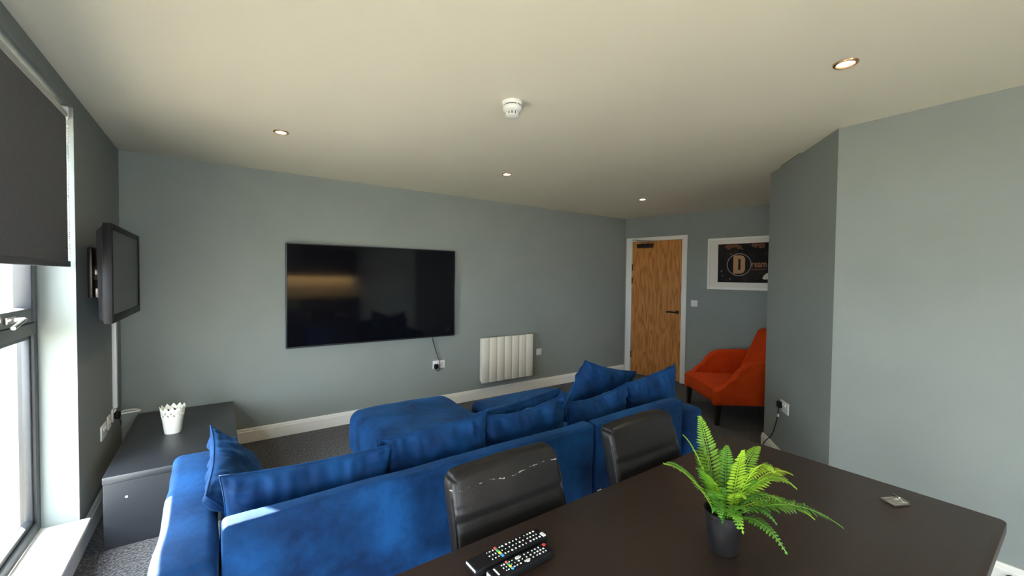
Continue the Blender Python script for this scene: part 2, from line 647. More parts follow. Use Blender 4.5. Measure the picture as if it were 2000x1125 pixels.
def make_window(n, y0, y1, loc=(0, 0, 0), rz=0.0):
    w = senew('window_%d' % n, loc, rz)
    fx0, fx1 = XL - .195, XL - .135          # frame depth
    z0, z1, zt = WZ0, WZ1, 1.18
    bm = B()
    box(bm, fx0, fx1, y0, y0 + .05, z0, z1, .006); box(bm, fx0, fx1, y1 - .05, y1, z0, z1, .006)
    box(bm, fx0, fx1, y0 + .05, y1 - .05, z0, z0 + .055, .006); box(bm, fx0, fx1, y0 + .05, y1 - .05, z1 - .055, z1, .006)
    box(bm, fx0, fx1 + .006, y0 + .048, y1 - .048, zt - .03, zt + .03, .006)
    obj('frame', bm, 'anthracite', w, True)
    a, b = y0 + .05, y1 - .05
    bm = B()                                  # opening sash of the upper light
    sx0, sx1 = fx0 + .01, fx1 + .012
    s0, s1 = zt + .032, z1 - .057
    box(bm, sx0, sx1, a, a + .075, s0, s1, .008); box(bm, sx0, sx1, b - .075, b, s0, s1, .008)
    box(bm, sx0, sx1, a + .075, b - .075, s0, s0 + .07, .008); box(bm, sx0, sx1, a + .075, b - .075, s1 - .07, s1, .008)
    sash = obj('sash', bm, 'anthracite', w, True)
    bm = B(); box(bm, fx0 + .03, fx0 + .036, a + .07, b - .07, s0 + .065, s1 - .065)
    obj('pane', bm, 'glass', sash)
    bm = B()                                  # glazing beads of the fixed lower light
    g0, g1 = z0 + .055, zt - .03
    for (c, d, e, f_) in ((a, a + .022, g0, g1), (b - .022, b, g0, g1), (a, b, g0, g0 + .022), (a, b, g1 - .022, g1)):
        box(bm, fx0 + .02, fx1 - .012, c, d, e, f_, .004)
    obj('glazing_bead', bm, 'anthracite', w, True)
    bm = B(); box(bm, fx0 + .03, fx0 + .036, a + .01, b - .01, g0 + .01, g1 - .01)
    obj('pane', bm, 'glass', w)
    bm = B()                                  # window handle on the lower sash rail
    yc = (a + b) / 2 + .39
    box(bm, sx1, sx1 + .012, yc - .05, yc + .05, s0 + .02, s0 + .048, .004)
    tube(bm, [(sx1 + .01, yc + .02, s0 + .034), (sx1 + .04, yc + .02, s0 + .036), (sx1 + .045, yc - .02, s0 + .032), (sx1 + .045, yc - .12, s0 + .012)], .008)
    obj('handle', bm, 'steel', w, True)
    bm = B(); box(bm, XL - .14, XL + .045, y0 + .002, y1 + (-.002), WZ0 - .03, WZ0, .008, 3)
    obj('window_sill', bm, 'white_gloss', w, True)
    portal(y0, y1, z0, z1, w)
    return w


make_window(1, *WIN1)
make_window(2, *WIN2)
make_window(3, -WIN_FILL[1], -WIN_FILL[0], (0, YR - XL, 0), PI / 2)  # unseen rear window, added to light the back wall and sofa

# outside
bm = B(); box(bm, -9, XL - .25, YR - .25, 12, -.12, -.02); box(bm, -9, 9, -12, YR - .25, -.12, -.02)
struct(obj('ground', bm, 'paving'))
wg = senew('wall_garden', (-3.0, 0, 0))
bm = B(); box(bm, -.28, -.02, 2.0, 9.5, -.02, 1.32)
obj('mortar', bm, 'render', wg)
rs = random.Random(3)
shared = {}
z = -.02
row = 0
while z < 1.25:
    hh = .22
    y = 2.0 - (.2 if row % 2 else 0)
    while y < 9.4:
        ln = rs.choice((.42, .5, .6))
        key = (ln,)
        if key not in shared:
            bm = B(); box(bm, -.06, .03, .008, ln - .008, .008, hh - .008, .012, 1)
            o = obj('stone', bm, 'stone', wg, True)
            shared[key] = o.data
        else:
            o = bpy.data.objects.new('stone', shared[key]); COL.objects.link(o); o.parent = wg
        o.location = (rs.uniform(-.008, .012), y, z)
        y += ln
    z += hh
    row += 1
bm = B(); box(bm, XL - .46, XL - .25, 3.42, 3.8, -.02, 2.9)
struct(obj('wall_outer_pier', bm, 'render'))

# ------------------------------------------------------------------ door in the far wall
d = senew('door_1', (XF, YB, 0), FARA)
bm = B()
box(bm, .03, .122, -.018, .01, 0, 2.06, .004); box(bm, .893, .962, -.018, .01, 0, 2.06, .004); box(bm, .118, .897, -.018, .01, 2.015, 2.06, .004)
obj('door_frame', bm, 'white_gloss', d, True)
bm = B(); box(bm, .108, .122, .0, .13, 0, 2.02); box(bm, .893, .907, .0, .13, 0, 2.02); box(bm, .12, .895, .0, .13, 2.008, 2.02)
obj('door_lining', bm, 'white_gloss', d)
bm = B(); box(bm, .126, .889, .006, .05, .012, 2.006, .002, 1)
leaf = obj('door_leaf', bm, 'oak', d)
for zz in (1.62, 1.42, .30):
    bm = B(); box(bm, .117, .131, -.008, .008, zz - .05, zz + .05, .003)
    obj('hinge', bm, 'dark_metal', d, True)
bm = B()
lathe(bm, [(.001, 0), (.026, 0), (.026, .008), (.001, .010)], 20, mtx=Matrix.Translation((.835, .006, .985)) @ Matrix.Rotation(PI / 2, 4, 'X'))
tube(bm, [(.835, 0, .985), (.835, -.05, .985), (.82, -.058, .985), (.76, -.058, .988), (.70, -.056, .985)], .0095)
obj('handle', bm, 'dark_metal', d, True)
bm = B(); box(bm, .215, .455, -.045, .006, 1.905, 1.965, .008)
cl = obj('door_closer', bm, 'dark_metal', d, True)
bm = B(); tube(bm, [(.30, -.03, 1.968), (.30, -.05, 1.985), (.42, -.10, 1.99)], .008, sub=1); tube(bm, [(.42, -.10, 1.99), (.16, -.05, 2.03), (.14, -.015, 2.035)], .008, sub=1)
obj('closer_arm', bm, 'steel', cl, True)

# ------------------------------------------------------------------ electrical plates


def plate(name, label, loc, rz, width=.146, height=.088, rockers=2, pins=True, cat='socket', group=None, finish='white_plastic'):
    t = thing(name, label, cat, loc, rz, group)
    bm = B(); box(bm, -width / 2, width / 2, -.010, 0, -height / 2, height / 2, .004)
    obj('faceplate', bm, finish, t, True)
    for k in range(rockers):
        cx = 0 if rockers == 1 else (-.022 if k == 0 else .022)
        zz = .018 if pins else 0
        bm = B(); box(bm, cx - .008, cx + .008, -.014, -.009, zz - .012, zz + .012, .002)
        obj('rocker', bm, finish, t, True)
    if pins:
        for cx in (-.042, .042):
            bm = B(); box(bm, cx - .003, cx + .003, -.0106, -.0095, .004, .014); box(bm, cx - .014, cx - .007, -.0106, -.0095, -.016, -.012); box(bm, cx + .007, cx + .014, -.0106, -.0095, -.016, -.012)
            obj('pin_holes', bm, 'hole', t)
    return t


def plug(parent_loc, rz, label, cable_pts, name='power_plug', group=None, white_tag=False):
    t = thing(name, label, 'plug', parent_loc, rz, group)
    bm = B(); softbox(bm, -.024, .024, -.032, 0, -.026, .026, .012, step=.02)
    obj('plug_body', bm, 'black_plastic', t, 'all')
    bm = B(); tube(bm, cable_pts, .0038, 8)
    c = obj('cable', bm, 'black_cable', t, True)
    if white_tag:
        bm = B(); box(bm, -.008, .008, -.028, -.016, -.098, -.075, .003)
        obj('cable_tag', bm, 'white_plastic', t, True)
    return t


plate('wall_socket', 'white double wall socket under the large television', (2.012, YB, .475), 0)
plug((1.984 - .012, YB - .0105, .458), 0, 'black plug with its cable hanging from the large television',
     [(0, -.018, -.02), (.004, -.020, -.045), (.030, -.018, -.048), (.042, -.016, -.01), (.036, -.015, .06), (.015, -.012, .12), (-.02, -.012, .22), (-.055, -.02, .335)], name='television_plug')
plate('fused_spur', 'small white fused switch plate right of the radiator', (3.443, YB, .478), 0, .086, .086, 1, False, cat='switch')
plate('light_switch', 'white light switch plate on the wall beside the oak door', Vector((XF, YB, 1.123)) + Vector((math.cos(FARA), math.sin(FARA), 0)) * 1.07, FARA, .086, .086, 1, False, cat='switch')
ex = Vector((math.cos(ANG), math.sin(ANG), 0))
sx_ = (Vector((3.545, 1.357, 0)) - P).length
plate('wall_socket', 'white double wall socket low on the angled wall beside the armchair', P + ex * sx_ + Vector((0, 0, .478)), ANG)
ey_in = Vector((-math.sin(ANG), math.cos(ANG), 0))
plug(P + ex * (sx_ - .046) - ey_in * .0105 + Vector((0, 0, .485)), ANG, 'black plug in the angled wall socket with cable trailing to the floor',
     [(0, -.02, -.02), (-.002, -.022, -.06), (-.006, -.024, -.10), (-.04, -.028, -.19), (-.10, -.03, -.28), (-.19, -.035, -.35), (-.24, -.04, -.40), (-.27, -.05, -.47)], name='charger_plug', white_tag=True)
lbl = ['nearest of the three wall sockets behind the low dark unit', 'middle of the three wall sockets behind the low dark unit', 'wall socket furthest into the corner under the white trunking']
for k, (yy, zz) in enumerate(((3.58, .46), (3.74, .47), (3.91, .48))):
    plate('wall_socket', 'white ' + lbl[k] if k < 2 else lbl[k], (XL, yy, zz), PI / 2, .146 if k != 1 else .086, .088, 2 if k != 1 else 1, k != 1)
t = plug((XL + .0105, 3.88, .475), PI / 2, 'black plug with white cable loop in the corner socket behind dark unit',
         [(0, -.02, -.02), (.002, -.03, -.045), (-.01, -.03, -.07)], name='corner_plug')
bm = B(); tube(bm, [(.02, -.03, 0), (.05, -.07, -.005), (.09, -.12, -.012), (.12, -.10, -.008), (.10, -.05, .0), (.06, -.03, .004)], .006, 8)
obj('white_cable', bm, 'white_cable', t, True)['label'] = 'white cable loop'
t = thing('cable_trunking', 'white vertical cable trunking strip below the small corner television', 'trunking', (XL, 3.915, .52), PI / 2)
bm = B(); box(bm, -.02, .02, -.024, 0, 0, .72, .003)
obj('trunking_cover', bm, 'white_plastic', t, True)

# ------------------------------------------------------------------ ceiling fittings
dl = [((.343, 3.044), 'round recessed downlight nearest the window wall'), ((2.098, 3.047), 'round recessed downlight above the middle of the television wall'),
      ((3.990, 3.047), 'round recessed downlight nearest the oak door'), ((2.155, .636), 'large looking recessed downlight with bronze rim near the right wall')]
proto = None
for k, ((x, y), lb) in enumerate(dl):
    if proto is None:
        proto = thing('downlight', lb, 'ceiling light', (x, y, H), 0, 'recessed ceiling downlights')
        bm = B(); lathe(bm, [(.029, -.002), (.034, -.007), (.042, -.006), (.045, 0), (.045, .002)], 40)
        obj('trim_ring', bm, 'lamp_ring', proto, True)
        bm = B(); lathe(bm, [(.0295, -.002), (.024, -.001), (.001, -.0008)], 32)
        obj('lamp_face', bm, 'bulb', proto, True)
        tt = proto
    else:
        tt = copy_tree(proto)
        tt.location = (x, y, H)
        tt['label'] = lb
    sp = bpy.data.lights.new('downlight_beam', 'SPOT')
    sp.energy = 3
    sp.color = (1.0, .78, .52)
    sp.spot_size = math.radians(95)
    sp.spot_blend = .8
    sp.shadow_soft_size = .03
    so = bpy.data.objects.new('downlight_beam', sp)
    COL.objects.link(so)
    so.location = (x, y, H - .012)
t = thing('smoke_detector', 'white round smoke detector on the cream ceiling', 'smoke detector', (1.262, 1.79, H))
bm = B(); lathe(bm, [(.052, 0), (.052, -.012), (.049, -.016), (.044, -.018)], 40)
obj('mounting_base', bm, 'white_plastic', t, True)
bm = B()
for k in range(4):
    a0 = k * PI / 2 + .1
    v = []
    for j in range(9):
        a = a0 + j * (PI / 2 - .2) / 8
        v.append((bm.verts.new((.0445 * math.cos(a), .0445 * math.sin(a), -.0175)), bm.verts.new((.0445 * math.cos(a), .0445 * math.sin(a), -.0225))))
    for p, q in zip(v, v[1:]):
        bm.faces.new((p[0], q[0], q[1], p[1]))
obj('vent_slots', bm, 'hole', t)
bm = B(); lathe(bm, [(.042, -.016), (.042, -.0225), (.049, -.024), (.050, -.032), (.046, -.044), (.038, -.048), (.034, -.050)], 40)
obj('body', bm, 'white_plastic', t, True)
bm = B()
for k in range(10):
    a = 2 * PI * k / 10
    m_ = Matrix.Rotation(a, 4, 'Z')
    box(bm, .026, .034, -.003, .003, -.072, -.048, .001, 1, mtx=m_)
lathe(bm, [(.034, -.050), (.022, -.050)], 30)
obj('cage', bm, 'white_plastic', t, True)
bm = B(); lathe(bm, [(.021, -.05), (.021, -.066), (.001, -.066)], 24)
obj('sensor_chamber', bm, 'grey_plastic', t, True)
bm = B(); lathe(bm, [(.034, -.068), (.034, -.074), (.018, -.078), (.001, -.078)], 30)
obj('cap', bm, 'white_plastic', t, True)

# ------------------------------------------------------------------ large television on the back wall
tv = thing('wall_television', 'very large flat black television mounted on the grey back wall', 'television', (.503, YB, .791))
TW, TH = 1.674, .945
bm = B(); box(bm, .006, TW - .006, -.05, -.022, .006, TH - .006, .006)
obj('rear_housing', bm, 'black_plastic', tv, True)
bm = B()
bw = .009
for dm in ((0, bw, 0, TH), (TW - bw, TW, 0, TH), (bw, TW - bw, TH - bw, TH), (bw, TW - bw, 0, .014)):
    box(bm, dm[0], dm[1], -.062, -.03, dm[2], dm[3], .002, 1)
obj('bezel', bm, 'tv_bezel', tv, True)
bm = B(); box(bm, bw, TW - bw, -.058, -.045, .014, TH - bw)
obj('screen', bm, 'screen', tv)
bm = B(); box(bm, TW / 2 - .25, TW / 2 + .25, -.024, 0, TH / 2 - .2, TH / 2 + .2)
obj('wall_mount', bm, 'dark_metal', tv)

# ------------------------------------------------------------------ small television in the corner
tv = thing('corner_television', 'small black television on a bracket, left wall in the corner', 'television', (XL, 2.905, 1.19), PI / 2)
TW, TH = .925, .515                                           # local x runs along +y of the room, local -y faces the room
bm = B()
yf = -.155
for dm in ((0, .03, 0, TH), (TW - .03, TW, 0, TH), (.03, TW - .03, TH - .03, TH), (.03, TW - .03, 0, .042)):
    box(bm, dm[0], dm[1], yf, yf + .035, dm[2], dm[3], .004)
obj('bezel', bm, 'black_plastic', tv, True)
bm = B(); box(bm, .028, TW - .028, yf + .006, yf + .03, .04, TH - .028)
obj('screen', bm, 'screen_matte', tv)
bm = B()
prism(bm, [(.012, .012), (TW - .012, .012), (TW - .012, TH - .012), (.012, TH - .012)], yf + .034, yf + .04)
v = [bm.verts.new(p) for p in ((.015, yf + .038, .015), (TW - .015, yf + .038, .015), (TW - .015, yf + .038, TH - .015), (.015, yf + .038, TH - .015),
                               (.10, yf + .068, .02), (TW - .05, yf + .068, .02), (TW - .06, yf + .068, TH - .04), (.06, yf + .068, TH - .04))]
for q in ((0, 1, 5, 4), (1, 2, 6, 5), (2, 3, 7, 6), (3, 0, 4, 7), (4, 5, 6, 7)):
    bm.faces.new([v[i] for i in q])
obj('rear_housing', bm, 'black_plastic', tv, False)
bm = B(); box(bm, .30, .62, -.075, -.05, .10, .42, .004); box(bm, .38, .54, -.055, -.02, .22, .30, .004); box(bm, .36, .56, -.02, 0, .12, .40, .004)
obj('wall_bracket', bm, 'dark_metal', tv, True)
bm = B(); box(bm, .13, .30, -.088, -.07, .13, .18, .004); box(bm, .12, .2, -.09, -.07, .25, .28, .003)
obj('connector_panel', bm, 'dark_metal', tv, True)

# ------------------------------------------------------------------ radiator
rd = thing('electric_radiator', 'cream white ribbed electric radiator on the back wall', 'radiator', (2.52, YB, .205))
bm = B(); box(bm, .012, .752, -.085, -.02, .012, .522, .006)
obj('casing', bm, 'radiator', rd, True)
for k in range(7):
    x0 = k * .1087
    poly = []
    for i in range(9):
        u = i / 8
        poly.append((x0 + .002 + u * .1045, -.088 - .008 * math.sin(PI * u) ** .6))
    bm = B()
    zs = [(0, .004), (.006, 0), (.524, 0), (.530, .004)]
    rings = [[bm.verts.new((p[0], p[1] + dy, zz)) for p in poly] + [bm.verts.new((poly[-1][0], -.07, zz)), bm.verts.new((poly[0][0], -.07, zz))] for zz, dy in zs]
    for a, b in zip(rings, rings[1:]):
        n = len(a)
        for i in range(n):
            bm.faces.new((a[i], a[(i + 1) % n], b[(i + 1) % n], b[i]))
    bm.faces.new(rings[0]); bm.faces.new(list(reversed(rings[-1])))
    obj('fin', bm, 'radiator', rd, True)
for x in (.15, .60):
    bm = B(); box(bm, x - .02, x + .02, -.03, 0, .08, .44)
    obj('wall_bracket', bm, 'dark_metal', rd)

# ------------------------------------------------------------------ picture on the far wall
pf = thing('picture_frame', 'white framed dark poster on the wall above the orange armchair', 'picture', (XF, YB, 0), FARA)
s0, s1, pz0, pz1 = 1.244, 2.32, 1.322, 1.985
bm = B()
for dm in ((s0, s0 + .028, pz0, pz1), (s1 - .028, s1, pz0, pz1), (s0 + .028, s1 - .028, pz0, pz0 + .028), (s0 + .028, s1 - .028, pz1 - .028, pz1)):
    box(bm, dm[0], dm[1], -.035, 0, dm[2], dm[3], .002, 1)
obj('frame', bm, 'white_gloss', pf, True)
bm = B(); box(bm, s0 + .02, s1 - .02, -.016, -.004, pz0 + .02, pz1 - .02)
obj('mount', bm, 'paper', pf)
q0, q1, r0, r1 = 1.37, 2.195, 1.415, 1.905
bm = B(); box(bm, q0, q1, -.018, -.014, r0, r1)
post = obj('poster', bm, 'poster', pf)
bm = B()
cx, cz = 1.622, 1.640
n = 56
pr = []
for i in range(n):
    a = 2 * PI * i / n
    for rr in (.134, .142):
        pr.append(bm.verts.new((cx + rr * math.cos(a), -.0186, cz + rr * math.sin(a))))
for i in range(n):
    j = (i + 1) % n
    bm.faces.new((pr[2 * i], pr[2 * i + 1], pr[2 * j + 1], pr[2 * j]))
obj('printed_ring', bm, 'silver_ink', post)
bm = B()                                             # the big slab letter D
ds0, ds1, dz0, dz1 = 1.556, 1.692, 1.527, 1.757
outer = [(ds0, dz0), (ds0 + .085, dz0), (ds0 + .118, dz0 + .012), (ds1, dz0 + .045), (ds1, dz1 - .045), (ds0 + .118, dz1 - .012), (ds0 + .085, dz1), (ds0, dz1)]
inner = [(ds0 + .058, dz0 + .045), (ds0 + .078, dz0 + .045), (ds0 + .082, dz0 + .052), (ds0 + .084, dz0 + .06), (ds0 + .084, dz1 - .06), (ds0 + .082, dz1 - .052), (ds0 + .078, dz1 - .045), (ds0 + .058, dz1 - .045)]
vo = [bm.verts.new((p[0], -.0188, p[1])) for p in outer]
vi = [bm.verts.new((p[0], -.0188, p[1])) for p in inner]
for i in range(8):
    j = (i + 1) % 8
    bm.faces.new((vo[i], vo[j], vi[j], vi[i]))
obj('letter', bm, 'tan_ink', post)


def text(body, size, x, y, z, m, parent, name='lettering', bold=.0, rot=(PI / 2, 0, 0), sx=1.0):
    c = bpy.data.curves.new(name, 'FONT')
    c.body = body
    c.size = size
    c.offset = bold
    c.materials.append(M[m])
    tmp = bpy.data.objects.new(name, c)
    COL.objects.link(tmp)
    me = bpy.data.meshes.new_from_object(tmp.evaluated_get(bpy.context.evaluated_depsgraph_get()))
    bpy.data.objects.remove(tmp)
    me.materials.clear()
    me.materials.append(M[m])
    o = bpy.data.objects.new(name, me)
    COL.objects.link(o)
    o.parent = parent
    o.location = (x, y, z)
    o.rotation_euler = rot
    o.scale = (sx, 1, 1)
    return o


text('ream', .118, 1.762, -.0188, 1.606, 'rust_ink', post, bold=.002, sx=.70)
bm = B(); box(bm, 1.765, 1.93, -.0189, -.0185, 1.577, 1.582)
obj('printed_rule', bm, 'rust_ink', post)
bm = B()                                             # blurred orange blossoms along the top of the print
for (bx, bz, br) in ((1.50, 1.872, .05), (1.57, 1.888, .045), (1.62, 1.862, .035), (1.80, 1.886, .05), (1.87, 1.87, .045), (2.0, 1.88, .05)):
    for k in range(5):
        a = k * 2 * PI / 5 + bx * 9
        c0 = Vector((bx + .5 * br * math.cos(a), -.0186, min(bz + .5 * br * math.sin(a), r1 - .02)))
        vs = [bm.verts.new(c0 + Vector((math.cos(t * PI / 4) * br * .45, 0, min(math.sin(t * PI / 4) * br * .3, .016)))) for t in range(8)]
        bm.faces.new(vs)
obj('printed_blossom', bm, mat('dull_orange_print', (0.15, 0.045, 0.012), .6), post)
bm = B()
vs = [bm.verts.new((p[0], -.0188, p[1])) for p in ((1.885, 1.47), (1.90, 1.50), (1.925, 1.53), (1.96, 1.535), (1.97, 1.50), (1.95, 1.46), (1.91, 1.455))]
bm.faces.new(vs)
obj('printed_leaf', bm, 'pale_ink', post)
bm = B()
for (bx, bz) in ((1.525, 1.775), (1.50, 1.705), (1.655, 1.835), (1.415, 1.56), (1.43, 1.50), (1.52, 1.46)):
    vs = [bm.verts.new((bx + .007 * math.cos(k * PI / 4), -.0187, bz + .007 * math.sin(k * PI / 4))) for k in range(8)]
    bm.faces.new(vs)
obj('printed_dots', bm, 'silver_ink', post)['kind'] = 'stuff'
for (bx, bz) in ((1.41, 1.70), (1.41, 1.63), (1.41, 1.545)):
    pass

# ------------------------------------------------------------------ roller blind
def make_blind(y0, y1, zb, label, name='roller_blind'):
    t = thing(name, label, 'blind', (XL - .03, y0, 0))
    L = y1 - y0
    bm = B(); tube(bm, [(0, .03, 2.235), (0, L - .03, 2.235)], .021, 20, sub=1)
    obj('roller_tube', bm, 'alu', t, True)
    bm = B(); box(bm, .012, .0135, .025, L - .03, zb + .02, 2.235)
    obj('fabric', bm, 'blind', t)
    bm = B(); box(bm, .004, .020, .012, L - .012, zb, zb + .03, .004)
    obj('bottom_bar', bm, 'blind_bar', t, True)
    for yy in (.008, L - .026):
        bm = B(); box(bm, -.02, .022, yy, yy + .018, 2.215, 2.275, .004)
        obj('bracket', bm, 'white_plastic', t, True)
    bm = B()
    k = 0
    zz = 2.22
    while zz > zb + .05:
        res = bmesh.ops.create_icosphere(bm, subdivisions=1, radius=.0036)
        for v in res['verts']:
            v.co += Vector((.017, L - .022 + .002 * math.sin(k * .3), zz))
        zz -= .010
        k += 1
    c = obj('bead_chain', bm, 'white_plastic', t)
    c['kind'] = 'stuff'
    return t


make_blind(WIN1[0] + .01, WIN1[1] - .02, 1.478, 'charcoal roller blind half lowered over the left window')
make_blind(WIN2[0] + .01, WIN2[1] - .02, 1.478, 'charcoal roller blind half lowered over the second window, beside the viewer')

# ------------------------------------------------------------------ low dark unit under the small television
t = thing('media_unit', 'long low dark grey media unit along the left wall', 'cabinet', (-.191, 3.572, 0))
hx, hy = .299, .613
bm = B(); box(bm, -hx, hx, -hy, hy, .347, .385, .003)
obj('top_panel', bm, 'cabinet', t, True)
bm = B(); box(bm, -hx + .003, hx - .02, -hy + .003, hy - .003, .0, .3465, .002, 1)
obj('carcass', bm, 'cabinet', t, True)
for k in range(2):
    a = -hy + .006 + k * (hy - .004)
    bm = B(); box(bm, hx - .0195, hx - .002, a, a + hy - .01, .02, .34, .002, 1)
    obj('drawer_front', bm, 'cabinet', t, True)
bm = B(); lathe(bm, [(.001, -.001), (.006, -.001), (.006, .002), (.001, .002)], 12, mtx=Matrix.Translation((-.205, -hy + .003, .262)) @ Matrix.Rotation(PI / 2, 4, 'X'))
obj('screw_cap', bm, 'alu', t, True)

# ------------------------------------------------------------------ scalloped white planter
t = thing('planter_pot', 'small cream white planter with lacy scalloped rim on the dark media unit', 'plant pot', (-.243, 3.575, .385))
bm = B()
n = 72
prof = [(.001, .0), (.044, 0), (.046, .004), (.059, .108), (.0605, .112)]
rings = []
for r, z in prof:
    rings.append([bm.verts.new((r * math.cos(2 * PI * i / n), r * math.sin(2 * PI * i / n), z)) for i in range(n)])
rows = 9
for k in range(1, rows + 1):
    u = k / rows
    ring = []
    for i in range(n):
        a = 2 * PI * i / n
        tri = abs(((i / n * 12) % 1) * 2 - 1)
        zt = .160 + .022 * tri
        z = .112 + (zt - .112) * u
        r = .0605 + (z - .112) * .13
        ring.append(bm.verts.new((r * math.cos(a), r * math.sin(a), z)))
    rings.append(ring)
for k, (a, b) in enumerate(zip(rings, rings[1:])):
    for i in range(n):
        lace = k - 4
        if 1 <= lace <= 6:
            ph = (i % 6)
            if (lace in (1, 2) and ph in (1, 2)) or (lace in (3, 4) and ph in (4, 5)) or (lace in (5,) and ph in (2,)):
                continue
        bm.faces.new((a[i], a[(i + 1) % n], b[(i + 1) % n], b[i]))
bm.normal_update()
bmesh.ops.solidify(bm, geom=bm.faces[:], thickness=.0016)
obj('pot_wall', bm, 'planter', t, True)

# ------------------------------------------------------------------ sofa
sf = thing('corner_sofa', 'large blue velvet sofa with low back, facing the big television', 'sofa', (0, 0, 0))


def sobj(name, dims, r, m='velvet', **kw):
    bm = B()
    softbox(bm, *dims, r, **kw)
    return obj(name, bm, m, sf, 'all')


sobj('arm', (-.160, -.004, 1.455, 2.42, .04, .62), .03, nz=.008, nscale=6, seed=1, bulge=(.004, 0, .006))
sobj('arm', (2.405, 2.567, 1.455, 2.42, .04, .62), .03, nz=.008, nscale=6, seed=2, bulge=(.004, 0, .006))
sobj('back_panel', (.006, 1.577, 1.475, 1.555, .05, .700), .018, nz=.006, nscale=5, seed=3, bulge=(0, .004, .003))
sobj('back_panel', (1.60, 2.368, 1.475, 1.555, .05, .700), .018, nz=.006, nscale=5, seed=4, bulge=(0, .004, .003))
sobj('base', (.0, 2.40, 1.61, 2.40, .05, .198), .02, step=.12)
sobj('seat_cushion', (.01, .80, 1.61, 2.43, .20, .335), .045, bulge=(0, 0, .012), nz=.008, seed=5)
sobj('seat_cushion', (.805, 1.62, 1.61, 2.43, .20, .335), .045, bulge=(0, 0, .012), nz=.008, seed=6)
sobj('seat_cushion', (1.63, 2.40, 1.61, 2.43, .20, .335), .045, bulge=(0, 0, .012), nz=.008, seed=7)
sobj('chaise', (1.70, 2.58, 2.435, 2.98, .05, .43), .05, bulge=(0, 0, .012), nz=.010, seed=8)
for x, y in ((-.09, 1.52), (-.09, 2.34), (2.49, 1.52), (2.49, 2.34), (1.76, 2.90), (2.52, 2.90)):
    bm = B(); box(bm, x - .025, x + .025, y - .025, y + .025, 0, .06)
    obj('foot', bm, 'dark_wood', sf)
bm = B(); box(bm, 1.602, 1.63, 1.468, 1.4715, .325, .352)
obj('care_tag', bm, 'white_plastic', sf)['label'] = 'white care tag'

ot = thing('ottoman', 'square blue velvet ottoman below the big television', 'ottoman', (1.225, 2.89, 0))
bm = B(); softbox(bm, -.41, .41, -.42, .42, .10, .425, .075, bulge=(.01, .01, .014), nz=.012, nscale=4, seed=11, step=.04)
obj('upholstery', bm, 'velvet', ot, 'all')
for x in (-.34, .34):
    for y in (-.34, .34):
        bm = B(); lathe(bm, [(.018, 0), (.024, .105)], 14, (x, y, 0), True, True)
        obj('leg', bm, 'dark_wood', ot, True)


